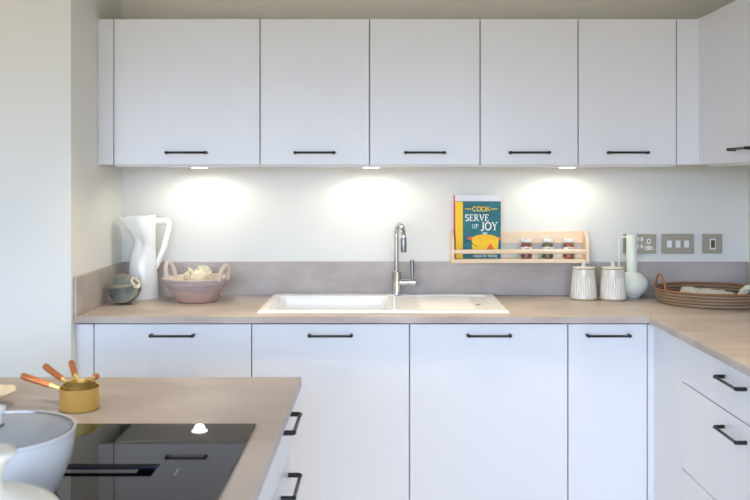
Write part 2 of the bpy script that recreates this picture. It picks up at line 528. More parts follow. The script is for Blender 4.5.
# ------------------------------------------------------------------ worktops and upstands
WF, WX = 3.264, 1.0125
SX0, SX1, SY0, SY1 = -0.479, 0.498, 3.338, 3.848
xs = [XL + .0006, SX0 + .012, SX1 - .012, WX, XR - .0006]
ys = [1.98, WF, SY0 + .012, SY1 - .012, YB - .0006]
def sol(i, j):
    if j == 0: return i == 3
    return not (i == 1 and j == 2)
bm = cells(xs, ys, sol, 0.8945, WT, 0.0012)
t = obj('worktop', bm, M['top'], origin=(0, 3.6, 0.8945))
tag(t, 'beige stone effect L shaped worktop running along the back and right walls', 'worktop')
UT = 0.0125
t = obj('upstand', bx(XL + .0006, XL + .0136, WF, YB - .0006, WT + .0004, 1.0695, 0.001), M['top'], origin=(XL, 3.6, WT))
tag(t, 'short stone effect upstand on the left wall beside the pitcher', 'upstand')
t = obj('upstand', bx(XL + .0142, XR - .0136, YB - UT, YB - .0006, WT + .0004, 1.0695, 0.001), M['top'], origin=(0.2, YB - .006, WT))
tag(t, 'long stone effect upstand along the back wall behind the sink', 'upstand')
t = obj('upstand', bx(XR - .013, XR - .0006, 1.98, YB - .0006, WT + .0004, 1.0695, 0.001), M['top'], origin=(XR, 3, WT))
tag(t, 'stone effect upstand on the right wall behind the rattan basket', 'upstand')
IX, IY = -0.208, 2.263
bm = cells([-1.42, -.660, -.384, IX], [0.90, 1.478, 1.566, IY], lambda i, j: not (i == 1 and j == 1), 0.8945, WT, 0.0012)
t = obj('island_worktop', bm, M['top'], origin=(-0.8, 1.6, 0.8945))
tag(t, 'beige stone effect worktop of the island holding the black hob', 'worktop')

# ------------------------------------------------------------------ sink
def sstep(a, b, x):
    t = max(0.0, min(1.0, (x - a) / (b - a)))
    return t * t * (3 - 2 * t)
def rrect(x, y, x0, x1, y0, y1, r):
    """signed distance to a rounded rectangle, negative inside"""
    cx, cy = (x0 + x1) / 2, (y0 + y1) / 2
    qx, qy = abs(x - cx) - (x1 - x0) / 2 + r, abs(y - cy) - (y1 - y0) / 2 + r
    return math.hypot(max(qx, 0), max(qy, 0)) + min(max(qx, qy), 0) - r
def sink_h(x, y):
    e = min(x - SX0, SX1 - x, y - SY0, SY1 - y)
    h = 0.0105 * sstep(-0.001, 0.007, e)
    d = rrect(x, y, SX0 + .04, 0.03, SY0 + .035, SY1 - .075, 0.035)
    h -= 0.165 * sstep(0.001, -0.022, d) + 0.012 * sstep(-0.02, -0.22, d)
    d2 = rrect(x, y, 0.055, SX1 - .035, SY0 + .03, SY1 - .05, 0.03)
    w = sstep(0.0, -0.012, d2)
    h -= 0.0055 * w
    if 0.13 < x < 0.40:
        g = 0.5 + 0.5 * math.cos((y - SY0) / 0.034 * 2 * PI)
        h += 0.0022 * w * g * sstep(0.13, 0.17, x) * sstep(0.40, 0.36, x) * sstep(0.0, -0.06, d2)
    # tap ledge
    d3 = rrect(x, y, 0.025, 0.115, SY1 - .075, SY1 - .012, 0.008)
    h += 0.003 * sstep(0.003, -0.003, d3)
    return h
nx, ny = 300, 170
top_, bot_ = [], []
bm = bmesh.new()
grid = []
for j in range(ny + 1):
    row = []
    for i in range(nx + 1):
        x = SX0 + (SX1 - SX0) * i / nx; y = SY0 + (SY1 - SY0) * j / ny
        row.append(bm.verts.new((x, y, WT + 0.0003 + sink_h(x, y))))
    grid.append(row)
for j in range(ny):
    for i in range(nx):
        bm.faces.new((grid[j][i], grid[j][i + 1], grid[j + 1][i + 1], grid[j + 1][i]))
t = thing('sink', 'white ceramic inset sink with basin on the left and drainer', 'sink', (0, 3.6, WT))
obj('basin', bm, M['sink'], t, smooth=50)
bx_ = bx(0.388, 0.406, 3.526, 3.550, WT + .0040, WT + .0064, 0.0008)
obj('overflow_slot', bx_, M['drain'], t)
obj('waste', lathe([(0, .002), (.038, .002), (.042, 0), (.042, -.004), (0, -.004)], (-0.21, 3.57, WT - .163), 32), M['chrome'], t)

# ------------------------------------------------------------------ tap
TX, TY = 0.069, 3.802
tz = WT + .0142
t = thing('kitchen_tap', 'chrome swan neck kitchen tap with upright side lever behind the sink', 'tap', (TX, TY, tz))
obj('base', lathe([(0, 0), (.0235, 0), (.0235, .004), (.0205, .006), (.0200, .098), (.016, .103), (0, .1)], (TX, TY, tz), 32), M['chrome'], t)
az = math.radians(-74)      # the spout swings towards the room and a touch to the right
dirv = Vector((math.cos(az), math.sin(az), 0))
R = 0.052
pts = [Vector((TX - .001, TY, tz + .096)), Vector((TX - .001, TY, tz + .18)), Vector((TX - .001, TY, tz + .256))]
for k in range(1, 13):
    a = PI * k / 12
    pts.append(Vector((TX - .001, TY, tz + .256)) + dirv * (R - R * math.cos(a)) + Vector((0, 0, R * math.sin(a))))
pts.append(pts[-1] - Vector((0, 0, .006)))
sp = obj('spout', tube(spline(pts, 4), 0.0105, n=16), M['chrome'], t)
e = pts[-1]
hd = lathe([(0, .004), (.0115, .004), (.0128, 0), (.0128, -.052), (.0115, -.058), (0, -.058)], tuple(e), 28)
obj('spray_head', hd, M['chrome_dark'], t)
lv = tube([(TX + .012, TY, tz + .052), (TX + .055, TY, tz + .052), (TX + .0555, TY, tz + .052), (TX + .082, TY, tz + .052)], [.016, .016, .0185, .0185], n=24)
obj('lever_housing', lv, M['chrome'], t)
obj('lever', tube([(TX + .069, TY, tz + .064), (TX + .069, TY, tz + .085), (TX + .069, TY, tz + .0855), (TX + .0685, TY, tz + .15)], [.006, .006, .0085, .0085], n=16), M['chrome_dark'], t)

# ------------------------------------------------------------------ jar rack with books and jars
RX0, RX1 = 0.309, 0.911
RY0, RY1 = 3.785, YB - .0008
RZ0 = 1.0715
t = thing('wall_rack', 'pale wooden wall rack with front rail holding books and jars', 'rack', ((RX0 + RX1) / 2, RY1, RZ0))
obj('shelf', bx(RX0 + .012, RX1 - .012, RY0 + .002, RY1, RZ0, RZ0 + .017, 0.001), M['pine'], t)
obj('back_slat', bx(RX0 + .012, RX1 - .012, RY1 - .012, RY1, RZ0 + .081, RZ0 + .134, 0.0015), M['pine'], t)
def side(x0, x1):
    prof = [(RY1, RZ0), (RY0, RZ0), (RY0, RZ0 + .06)]
    for k in range(13):
        a = (PI / 2) * k / 12
        prof.append((RY0 + .074 * (1 - math.cos(a)), RZ0 + .06 + .078 * math.sin(a)))
    prof += [(RY1, RZ0 + .138)]
    return rings([[(x0, y, z) for y, z in prof], [(x1, y, z) for y, z in prof]])
obj('side_panel', side(RX0, RX0 + .012), M['pine'], t)
obj('side_panel', side(RX1 - .012, RX1), M['pine'], t)
obj('front_rail', tube([(RX0 + .011, RY0 + .010, RZ0 + .050), (RX1 - .011, RY0 + .010, RZ0 + .050)], .0098, n=16), M['pine'], t)
SH = RZ0 + .0175

# stroke lettering -----------------------------------------------------------
def arcpts(cx, cy, rx, ry, a0, a1, n=14):
    return [(cx + rx * math.cos(math.radians(a0 + (a1 - a0) * k / n)), cy + ry * math.sin(math.radians(a0 + (a1 - a0) * k / n))) for k in range(n + 1)]
TK, TN = 0.15, 0.075
def serif(x, y, w=0.26): return ([(x - w / 2, y), (x + w / 2, y)], TN)
GL = {
 'C': (0.78, [(arcpts(.42, .5, .34, .46, 50, 310), TK), ([(.64, .98), (.64, .74)], TN)]),
 'O': (0.86, [(arcpts(.42, .5, .36, .46, 0, 360, 24), TK)]),
 'K': (0.82, [([(.14, .02), (.14, .98)], TK), serif(.14, .02), serif(.14, .98), ([(.16, .42), (.66, .96)], TN), ([(.34, .6), (.7, .03)], TK), serif(.66, .97), serif(.7, .03)]),
 'S': (0.66, [(arcpts(.32, .73, .22, .23, 35, 250) + arcpts(.32, .27, .24, .24, 70, -145), TK), ([(.52, .98), (.52, .78)], TN), ([(.1, .02), (.1, .22)], TN)]),
 'E': (0.72, [([(.16, .03), (.16, .97)], TK), ([(.04, .03), (.6, .03), (.62, .22)], TN * 1.2), ([(.04, .97), (.56, .97), (.58, .78)], TN * 1.2), ([(.16, .52), (.44, .52)], TN * 1.2), ([(.44, .42), (.44, .62)], TN)]),
 'R': (0.80, [([(.16, .02), (.16, .98)], TK), serif(.16, .02), ([(.04, .97), (.3, .97)] + arcpts(.32, .73, .24, .24, 90, -90) + [(.16, .49)], TN * 1.4), ([(.34, .48), (.66, .03)], TK), serif(.68, .03, .2)]),
 'V': (0.80, [([(.12, .98), (.4, .03)], TK), ([(.4, .03), (.68, .98)], TN * 1.1), serif(.12, .97), serif(.68, .97)]),
 'U': (0.80, [([(.14, .98), (.14, .36)] + arcpts(.38, .32, .24, .29, 180, 360) + [(.62, .98)], TN * 1.6), serif(.14, .97), serif(.62, .97)]),
 'P': (0.70, [([(.16, .02), (.16, .98)], TK), serif(.16, .02), ([(.04, .97), (.32, .97)] + arcpts(.34, .72, .24, .25, 90, -90) + [(.16, .47)], TN * 1.4)]),
 'J': (0.56, [([(.36, .98), (.36, .22)] + arcpts(.2, .18, .16, .2, 0, -140, 8), TK), serif(.36, .97, .3)]),
 'Y': (0.80, [([(.12, .98), (.4, .48)], TK), ([(.4, .48), (.68, .98)], TN * 1.1), ([(.4, .5), (.4, .02)], TK), serif(.12, .97), serif(.68, .97), serif(.4, .03)]),
}
def word(txt, x, z, h, yf, bm=None, th=0.0004, wide=1.0, fat=1.0):
    """letters standing on a face at y = yf that looks towards -y"""
    bm = bm or bmesh.new()
    cx = x
    for ch in txt:
        w, strokes = GL[ch]
        for pl, wd in strokes:
            wd = wd * fat
            L, Rr = [], []
            k = len(pl)
            for i, (px, pz) in enumerate(pl):
                a = pl[max(i - 1, 0)]; b = pl[min(i + 1, k - 1)]
                dx, dz = b[0] - a[0], b[1] - a[1]
                q = math.hypot(dx, dz) or 1
                nx_, nz_ = -dz / q * wd / 2, dx / q * wd / 2
                L.append((cx + (px + nx_) * h * wide, z + (pz + nz_) * h)); Rr.append((cx + (px - nx_) * h * wide, z + (pz - nz_) * h))
            rs = []
            for (ax, az_), (bx1, bz1) in zip(L, Rr):
                rs.append([(ax, yf, az_), (bx1, yf, bz1), (bx1, yf - th, bz1), (ax, yf - th, az_)])
            rings(rs, bm)
        cx += w * h * wide
    return bm, cx
def word_w(txt, h, wide=1.0): return sum(GL[c][0] for c in txt) * h * wide
def font_text(txt, size, mtx):
    cu = bpy.data.curves.new('text', 'FONT')
    cu.body = txt; cu.size = size; cu.extrude = 0.00015; cu.resolution_u = 3
    o = bpy.data.objects.new('text', cu); C.objects.link(o)
    dg = bpy.context.evaluated_depsgraph_get()
    me = bpy.data.meshes.new_from_object(o.evaluated_get(dg))
    bm = bmesh.new(); bm.from_mesh(me)
    bpy.data.objects.remove(o); bpy.data.curves.remove(cu); bpy.data.meshes.remove(me)
    xs_ = [v.co.x for v in bm.verts]
    wid = max(xs_) - min(xs_)
    bmesh.ops.transform(bm, matrix=mtx, verts=bm.verts[:])
    return bm, wid
def poly(pts, yf, th=0.0004):
    return rings([[(x, yf, z) for x, z in pts], [(x, yf - th, z) for x, z in pts]])

def book(x0, x1, y0, y1, z0, z1, label, cov, spine):
    """stands upright, front cover towards -y, spine at x0"""
    t = thing('book', label, 'book', ((x0 + x1) / 2, (y0 + y1) / 2, z0))
    c = 0.0022
    xs = [x0, x0 + c, x1]; ys = [y0, y0 + c, y1 - c, y1]
    bm = cells(xs, ys, lambda i, j: i == 0 or j != 1, z0, z1, 0.0004)
    cv = obj('cover', bm, cov, t)
    obj('pages', bx(x0 + c + .0003, x1 - .003, y0 + c + .0003, y1 - c - .0003, z0 + .003, z1 - .004), M['paper'], t)
    return t, cv
# the tall white book at the back, its red spine showing at the left
tb, cvb = book(0.3245, 0.5285, 3.846, 3.8625, SH, SH + .2795, 'tall white book with pink spine behind the teal cookbook', M['white_cover'], None)
obj('spine', bx(0.3237, 0.3244, 3.8465, 3.862, SH + .001, SH + .2785), M['pink'], cvb)
obj('cover_edge', bx(0.3246, 0.3290, 3.8454, 3.8459, SH + .001, SH + .2785), M['pink'], cvb)
# the teal cookbook
KX0, KX1, KY0, KY1 = 0.3305, 0.5295, 3.820, 3.843
KZ1 = SH + .2515
tk, cv = book(KX0, KX1, KY0, KY1, SH, KZ1, 'teal cookbook with yellow spine and yellow cooking pot on the cover', M['teal'], None)
kp = 0.2515 / 57.4      # metres per photograph pixel on the cover
def cx_(px): return KX0 + (px - 456.3) * (KX1 - KX0) / (501.0 - 456.3)
def cz_(py): return KZ1 - (py - 202.0) * kp
yf = KY0 - .0002
obj('spine_band', bx(KX0 - .0004, cx_(463.2), KY0 - .0006, KY1, SH + .0006, KZ1 - .0004), M['yellow'], cv)
bm, _ = word('COOK', cx_(472.6), cz_(211.9), 4.9 * kp, yf, wide=1.13, fat=1.1)
for a, b in ((465.3, 472.0), (490.6, 497.8)):
    bx(cx_(a), cx_(b), yf - .0004, yf, cz_(209.9), cz_(209.1), bm=bm)
    bx(cx_((a + b) / 2 - .6), cx_((a + b) / 2 + .6), yf - .0004, yf, cz_(210.3), cz_(208.7), bm=bm)
obj('title_word', bm, M['yellow'], cv, smooth=0)
bm, _ = word('SERVE', cx_(465.4), cz_(221.6), 6.6 * kp, yf, wide=1.0, fat=1.1)
obj('title_word', bm, M['white_print'], cv, smooth=0)
bm, _ = word('UP', cx_(472.4), cz_(229.1), 4.4 * kp, yf, wide=1.0, fat=1.15)
obj('title_word', bm, M['cyan_print'], cv, smooth=0)
bm, _ = word('JOY', cx_(480.6), cz_(231.0), 8.2 * kp, yf, wide=0.97, fat=1.1)
obj('title_word', bm, M['white_print'], cv, smooth=0)
# pot drawn on the cover
pot = [(471.9, 239.3), (498.9, 239.3), (497.8, 252), (495.6, 255), (475.0, 255), (472.8, 252)]
obj('pot_picture', poly([(cx_(a), cz_(b)) for a, b in pot], yf), M['yellow'], cv, smooth=0)
lid = [(471.5, 240.2), (472.8, 238.0), (477, 236.0), (482, 235.2), (488, 235.2), (493.4, 236.0), (497.6, 238.0), (499, 240.2), (494, 240.9), (485, 241.1), (476, 240.9)]
obj('lid_picture', poly([(cx_(a), cz_(b)) for a, b in lid], yf - .0003), M['yellow_lid'], cv, smooth=0)
obj('lid_knob_picture', poly([(cx_(a), cz_(b)) for a, b in [(482.6, 233.3), (487.8, 233.3), (486.6, 235.5), (484, 235.5)]], yf - .0002), M['cyan_print'], cv, smooth=0)
for h in ([(467.9, 238.4), (472.0, 237.4), (472.4, 239.6), (471.8, 240.4), (468.0, 240.2)], [(498.4, 237.6), (500.8, 238.0), (500.8, 240.2), (498.8, 240.4)]):
    obj('pot_handle_picture', poly([(cx_(a), cz_(b)) for a, b in h], yf - .0005), M['orange'], cv, smooth=0)
obj('flame_picture', poly([(cx_(a), cz_(b)) for a, b in [(486.6, 250), (490.6, 243.8), (494.0, 250), (493, 252), (487.6, 252)]], yf - .0005), M['orange'], cv, smooth=0)
obj('ladle_picture', tube([(cx_(a), yf - .0003, cz_(b)) for a, b in [(465.2, 244.8), (466.0, 242.2), (468.4, 241.6), (472, 243.6), (477.5, 247.6)]], .0014, n=6), M['navyline'], cv)
bm, wid = font_text('recipes for sharing', 0.0145, Matrix.Identity(4))
s = (cx_(496.8) - cx_(473.4)) / wid
bmesh.ops.transform(bm, matrix=Matrix(((s, 0, 0, cx_(473.4)), (0, 0, -1, yf - .0002), (0, 1.25 * s, 0, cz_(257.9)), (0, 0, 0, 1))), verts=bm.verts[:])
obj('subtitle', bm, M['white_print'], cv, smooth=0)

def jar(px, label, fill):
    x = (px - 381) / 227.4; y = 3.836
    t = thing('jar', label, 'jar', (x, y, SH), 'small preserve jars on the rack')
    c = (x, y, SH)
    obj('glass', lathe([(0, .0), (.022, 0), (.025, .003), (.0255, .02), (.0255, .054), (.0225, .066), (.021, .072), (.0196, .072), (.021, .065), (.024, .053), (.024, .004), (0, .002)], c, 36), M['glass'], t)
    obj('contents', lathe([(0, .0026), (.0215, .0028), (.0238, .0055), (.0238, .053), (.0208, .0645), (.0, .0645)], c, 32), fill, t)
    obj('lid', lathe([(0, .0725), (.0232, .0725), (.0245, .074), (.0245, .0845), (.0235, .0862), (0, .0868)], c, 36), M['white_lid'], t)
    # paper label wrapped round the front
    a0, a1 = math.radians(195), math.radians(345)
    rs = []
    for k in range(25):
        a = a0 + (a1 - a0) * k / 24
        q = lambda r, z: (x + r * math.cos(a), y + r * math.sin(a), SH + z)
        rs.append([q(.0258, .021), q(.0262, .021), q(.0262, .051), q(.0258, .051)])
    lb = obj('label', rings(rs), M['label'], t)
    rs = []
    for k in range(13):
        a = math.radians(250 + 40 * k / 12)
        q = lambda r, z: (x + r * math.cos(a), y + r * math.sin(a), SH + z)
        rs.append([q(.0262, .0445), q(.0264, .0445), q(.0264, .0468), q(.0262, .0468)])
    obj('label_print', rings(rs), M['ink'], lb)
jar(527.5, 'small jar of amber preserve, nearest the cookbook on the rack', M['amber'])
jar(549.0, 'small jar with green contents in the middle of three jars', M['green'])
jar(570.3, 'small jar of orange preserve at the right end of the rack', M['orange_jar'])

# ------------------------------------------------------------------ canisters
def canister(x, y, label):
    t = thing('canister', label, 'canister', (x, y, WT + .0004), 'ribbed white canisters')
    c0 = Vector((x, y, WT + .0004))
    n = 224
    prof = [(0, .0004), (.054, .0004), (.0565, .003), (.0575, .008)]
    rs = []
    H = .132
    zz = [.008, .016, .022] + [.022 + (.1 - .022) * k / 12 for k in range(1, 13)] + [.106, .116, .126, H]
    for z in zz:
        f = z / H
        r0 = .0578 - .0112 * f
        amp = sstep(.018, .03, z) * sstep(.106, .094, z)
        rs.append([(c0.x + (r0 - .0026 * amp * (0.5 + 0.5 * math.cos(28 * 2 * PI * i / n)) ** 2) * math.cos(2 * PI * i / n), c0.y + (r0 - .0026 * amp * (0.5 + 0.5 * math.cos(28 * 2 * PI * i / n)) ** 2) * math.sin(2 * PI * i / n), c0.z + z) for i in range(n)])
    lo = [[(c0.x + r * math.cos(2 * PI * i / n), c0.y + r * math.sin(2 * PI * i / n), c0.z + z) for i in range(n)] for r, z in ((.0545, .0), (.0572, .003))]
    obj('body', rings(lo + rs), M['canister'], t)
    obj('foot_ring', lathe([(.0560, .0015), (.0582, .0025), (.0586, .0062), (.0575, .0088), (.0560, .0085)], tuple(c0), 64, closed=True), M['tan'], t)
    z0 = H + .0006
    ld = obj('lid', lathe([(0, z0), (.0475, z0), (.0487, z0 + .0025), (.0478, z0 + .006), (.044, z0 + .0078), (.02, z0 + .0088), (0, z0 + .009)], tuple(c0), 64), M['canister'], t)
    obj('lid_edge', lathe([(.0478, z0 + .0002), (.0492, z0 + .0014), (.0492, z0 + .0038), (.0478, z0 + .0050)], tuple(c0), 64, closed=True), M['tan'], ld)
    obj('knob', lathe([(0, z0 + .0085), (.0115, z0 + .0085), (.0085, z0 + .014), (.0085, z0 + .02), (.0115, z0 + .028), (.011, z0 + .034), (.007, z0 + .0365), (0, z0 + .037)], tuple(c0), 32), M['canister'], ld)
    return t
c1 = canister(0.8755, 3.738, 'ribbed white ceramic canister on the left, below the jar rack')
c2 = dup(c1, (0.9985, 3.724, WT + .0004), 'ribbed white ceramic canister on the right, in front of the tall vase')

# ------------------------------------------------------------------ vase
VX, VY = 1.101, 3.7955
t = thing('vase', 'pale round bodied vase with tall neck and thin handle by the sockets', 'vase', (VX, VY, WT + .0004))
prof = [(0, 0), (.030, 0), (.034, .003)]
for k in range(1, 16):
    a = -1.05 + (1.05 + 1.18) * k / 15
    prof.append((.0685 * math.cos(a), .0585 + .0565 * math.sin(a)))
prof += [(.0245, .1125), (.0238, .125), (.0238, .272), (.0225, .2755), (.019, .2755), (.0185, .27), (.0185, .12), (0, .118)]
obj('body', lathe(prof, (VX, VY, WT + .0004), 56), M['vase'], t)
hp = arc_path([(VX - .018, VY, WT + .266), (VX - .0575, VY, WT + .264), (VX - .0575, VY, WT + .10), (VX - .046, VY, WT + .085)], r=.012, seg=6)
obj('handle', tube(hp, .0042, n=10), M['vase'], t)

# ------------------------------------------------------------------ sockets and switches
def plate(name, label, x0, x1, z0, z1, cat):
    t = thing(name, label, cat, ((x0 + x1) / 2, YB, z0))
    obj('plate', bx(x0, x1, YB - .009, YB - .0005, z0, z1, 0.0022), M['nickel'], t)
    return t
def pz(py): return EYE - (py - 180) / 223.5
def pxx(px): return (px - 381) / 223.5
PF = YB - .009
def pill(x, z, w, h, d=.003, y=PF):
    r = min(w, h) / 2 - .0002
    pts = []
    for sx_, sz_, a0 in ((1, 1, 0), (-1, 1, 90), (-1, -1, 180), (1, -1, 270)):
        for k in range(7):
            a = math.radians(a0 + 15 * k)
            pts.append((x + sx_ * (w / 2 - r) + r * math.cos(a), z + sz_ * (h / 2 - r) + r * math.sin(a)))
    return rings([[(px, y + .0002, q) for px, q in pts], [(px, y - d, q) for px, q in pts]])
t = plate('socket', 'brushed nickel double wall socket partly hidden behind the tall vase', pxx(623.3), pxx(656.3), pz(253.4), pz(234.2), 'socket')
xm = pxx(639.8); zc = pz(243.8)
for s in (-1, 1):
    xg = xm + s * .040
    e = obj('earth_insert', pill(xg, zc + .011, .017, .025, .0012), M['white_plastic'], t)
    obj('slot', pill(xg, zc + .0115, .0052, .012, .0005, PF - .0012), M['dark_plastic'], e)
    e = obj('live_insert', pill(xg, zc - .019, .038, .017, .0012), M['white_plastic'], t)
    for q in (-1, 1):
        obj('slot', pill(xg + q * .011, zc - .019, .007, .0042, .0005, PF - .0012), M['dark_plastic'], e)
    r_ = obj('rocker', bx(xm + s * .0085 - .0055, xm + s * .0085 + .0055, PF - .003, PF, zc + .012, zc + .030, 0.001), M['white_plastic'], t)
    obj('mark', bx(xm + s * .0085 - .0045, xm + s * .0085 + .0045, PF - .0014, PF, zc - .020, zc - .003, 0.0004), M['white_plastic'], t)
t = plate('light_switch', 'brushed nickel triple light switch with three white rockers', pxx(661.6), pxx(694), pz(253.6), pz(234.0), 'switch')
for px in (669.2, 677.9, 686.3):
    obj('rocker', bx(pxx(px - 2.35), pxx(px + 2.35), PF - .0045, PF, pz(247.6), pz(240.5), 0.001), M['white_plastic'], t)
for px in (666.0, 689.5):
    obj('screw', pill(pxx(px), pz(243.4), .006, .0058, .0009), M['chrome_dark'], t)
t = plate('isolator_switch', 'single nickel wall switch with dark rocker, rightmost on the back wall', pxx(702.6), pxx(722.3), pz(253.4), pz(234.0), 'switch')
fr = obj('rocker_frame', bx(pxx(709.6), pxx(715.6), PF - .0022, PF, pz(249.4), pz(238.6), 0.0016), M['white_plastic'], t)
obj('rocker', bx(pxx(710.7), pxx(714.6), PF - .0045, PF - .002, pz(247.8), pz(240.2), 0.001), M['brown_plastic'], t)

# ------------------------------------------------------------------ pitcher
PX, PY = -1.036, 3.776
t = thing('pitcher', 'tall white glossy pitcher with angular handle in the left corner', 'pitcher', (0, 0, 0), local=True)
t.location = (PX, PY, WT + .0004); t.rotation_euler = (0, 0, math.radians(22))
key = [(0, 0, .0625, .058), (.012, 0, .0645, .060), (.08, -.002, .0625, .058), (.15, -.003, .058, .053), (.195, -.001, .0525, .047), (.232, .006, .0450, .043),
       (.262, .004, .0480, .046), (.295, -.006, .0570, .050), (.325, -.018, .0700, .050), (.346, -.025, .0770, .049), (.358, -.028, .0795, .048)]
def pitch_ring(z, c, rx, ry, shrink=0.0, n=64):
    pts = []
    for i in range(n):
        a = 2 * PI * i / n
        ca, sa = math.cos(a), math.sin(a)
        w = sstep(.25, .35, z)
        # pinch the left half to a pouring point near the top
        f = 1 - .42 * w * max(0, -ca) ** 1.3
        zz = z + w * (.006 * ca) + w * (-.004 if ca < -0.6 else 0)
        # the dented waist at the front left
        dent = .020 * math.exp(-((z - .235) / .035) ** 2) * math.exp(-((a - math.radians(235)) / .5) ** 2)
        k = 1 - dent / .05
        pts.append((c + (rx - shrink) * ca * k, (ry - shrink) * sa * f * k, zz))
    return pts
kz = [k[0] for k in key]
def interp(z):
    for a, b in zip(key[:-1], key[1:]):
        if a[0] <= z <= b[0]:
            t_ = (z - a[0]) / (b[0] - a[0]); t_ = t_ * t_ * (3 - 2 * t_) if 0 else t_
            return [a[q] + (b[q] - a[q]) * t_ for q in range(4)]
    return list(key[-1])
rs = []
NZ = 46
for k in range(NZ + 1):
    z, c, rx, ry = interp(.358 * k / NZ)
    # light smoothing of the profile
    zs_ = [interp(max(0, min(.358, z + d))) for d in (-.012, -.006, 0, .006, .012)]
    c = sum(q[1] for q in zs_) / 5; rx = sum(q[2] for q in zs_) / 5; ry = sum(q[3] for q in zs_) / 5
    rs.append(pitch_ring(z, c, rx, ry))
inner = []
for k in range(NZ, 4, -3):
    z, c, rx, ry = interp(.358 * k / NZ)
    inner.append(pitch_ring(z + (.001 if k == NZ else 0), c, rx, ry, .0045))
obj('body', rings(rs + inner), M['pitcher'], t, smooth=60)
hp = arc_path([(.040, 0, .334), (.102, 0, .336), (.109, 0, .318), (.086, 0, .215), (.050, 0, .130)], r=.014, seg=6)
nh = len(hp)
obj('handle', tube(hp, [.0150 - .002 * (k / (nh - 1)) for k in range(nh)], n=16, flat=.8, up0=(0, 1, 0)), M['pitcher'], t, smooth=60)

# ------------------------------------------------------------------ ridged gourd vessel
GX, GY, GR = -1.067, 3.598, 0.0625
t = thing('ceramic_gourd', 'small ridged blue grey ceramic gourd lying in front of the white pitcher', 'ornament', (0, 0, 0), local=True)
t.location = (GX, GY, WT + .0006)
ax = Vector((0.86, -0.22, 0.46)).normalized()
e1 = ax.cross(Vector((0, 0, 1))).normalized(); e2 = e1.cross(ax).normalized()
cen = Vector((0, 0, 0.062))
rs = []
N1, N2 = 40, 144
for i in range(N1 + 1):
    th = 0.16 + (PI - 0.16 - 0.42) * i / N1          # from the stem end to the mouth
    ring = []
    for j in range(N2):
        ph = 2 * PI * j / N2
        sw = ph + 1.1 * (i / N1) + .4
        f = abs(math.cos(2.5 * sw))
        rr = GR * (0.90 + math.sin(th) ** 0.8 * (0.12 * f - 0.04 + 0.10 * f ** 14))
        q = cen + ax * (-rr * math.cos(th) * 1.08) + (e1 * math.cos(ph) + e2 * math.sin(ph)) * rr * math.sin(th)
        q.z = max(q.z, 0.0)
        ring.append(q)
    rs.append(ring)
bm = rings(rs)
bm.faces.ensure_lookup_table()
for i in range(N1):
    for j in range(N2):
        sw = 2 * PI * (j + .5) / N2 + 1.1 * (i / N1) + .4
        if abs(math.cos(2.5 * sw)) >  .965 and i > 2: bm.faces[i * N2 + j].material_index = 1
obj('body', bm, [M['gourd'], M['gourd_ridge']], t, smooth=50)
lip = rs[-1]
lc = sum(lip, Vector()) / len(lip)
lr = sum((p - lc).length for p in lip) / len(lip)
circ = lambda r, d: [lc + ax * d + (e1 * math.cos(2 * PI * k / 40) + e2 * math.sin(2 * PI * k / 40)) * r for k in range(40)]
obj('mouth', rings([circ(lr * 1.12, -.004), circ(lr * 1.16, .002), circ(lr * 1.05, .0055), circ(lr * .86, .004), circ(lr * .62, -.001)]), M['gourd_in'], t)
obj('stem', tube([cen - ax * (GR * 0.94), cen - ax * (GR * 1.10), cen - ax * (GR * 1.2) + Vector((0, 0, .004))], [.010, .006, .0035], n=12), M['stem'], t)
lowest = min(min(p.z for p in r) for r in rs)

# ------------------------------------------------------------------ handled bowl with shell
BX, BY = -0.787, 3.690
t = thing('handled_bowl', 'lilac and terracotta glazed bowl with two upright loop handles', 'bowl', (0, 0, 0), local=True)
t.location = (BX, BY, WT + .0004); t.rotation_euler = (0, 0, math.radians(-24))
out = [(0, 0), (.082, 0), (.087, .003), (.0885, .010)]
for k in range(1, 15):
    f = k / 14
    z = .010 + (.094 - .010) * f
    r = .0885 + (.136 - .0885) * (f ** 0.92) + .0012 * math.sin(f * PI * 8)
    out.append((r, z))
out += [(.1415, .0975), (.1415, .101), (.138, .103)]
obj('outer_wall', lathe(out + [(.134, .1015), (0, .0995)][:1] + [(.131, .095), (.084, .012), (.08, .006), (0, .005)], (0, 0, 0), 72), M['bowl'], t, smooth=50)
obj('inner_glaze', lathe([(.1325, .0995), (.1300, .0945), (.0832, .0125), (.078, .0072), (0, .0062)], (0, 0, 0), 72), M['bowl_in'], t, smooth=50)
for s in (-1, 1):
    pts = []
    for k in range(15):
        a = PI * k / 14
        pts.append((s * (.134 + .016 * math.sin(a)), .030 * math.cos(a) * s, .094 + .062 * math.sin(a) ** 0.8))
    obj('handle', tube(pts, [.0105 - .0015 * math.sin(PI * k / 14) for k in range(15)], n=12), M['bowl_handle'], t)

t = thing('sea_shell', 'cream sea shell ornament lying inside the handled bowl', 'ornament', (0, 0, 0), local=True)
t.location = (BX + .012, BY - .01, WT + .0082); t.scale = (.92, .92, .95)
rs = []
prof = [(0, .026, 0), (.006, .034, 0), (.03, .044, -.002), (.06, .050, -.004), (.085, .052, -.004), (.103, .049, .002), (.117, .042, .008), (.129, .032, .014), (.139, .022, .019), (.146, .011, .021)]
P = spline([Vector(p) for p in prof], 5)
for p in P:
    z, r, c = p
    ring = []
    for j in range(64):
        a = 2 * PI * j / 64
        k = 1 + .05 * math.sin(3 * a + z * 60) + .02 * math.sin(5 * a - z * 60) * sstep(.05, .1, z)
        ring.append((c + r * k * math.cos(a), r * k * .8 * math.sin(a), z))
    rs.append(ring)
obj('whorl', rings(rs), M['shell'], t, smooth=60)
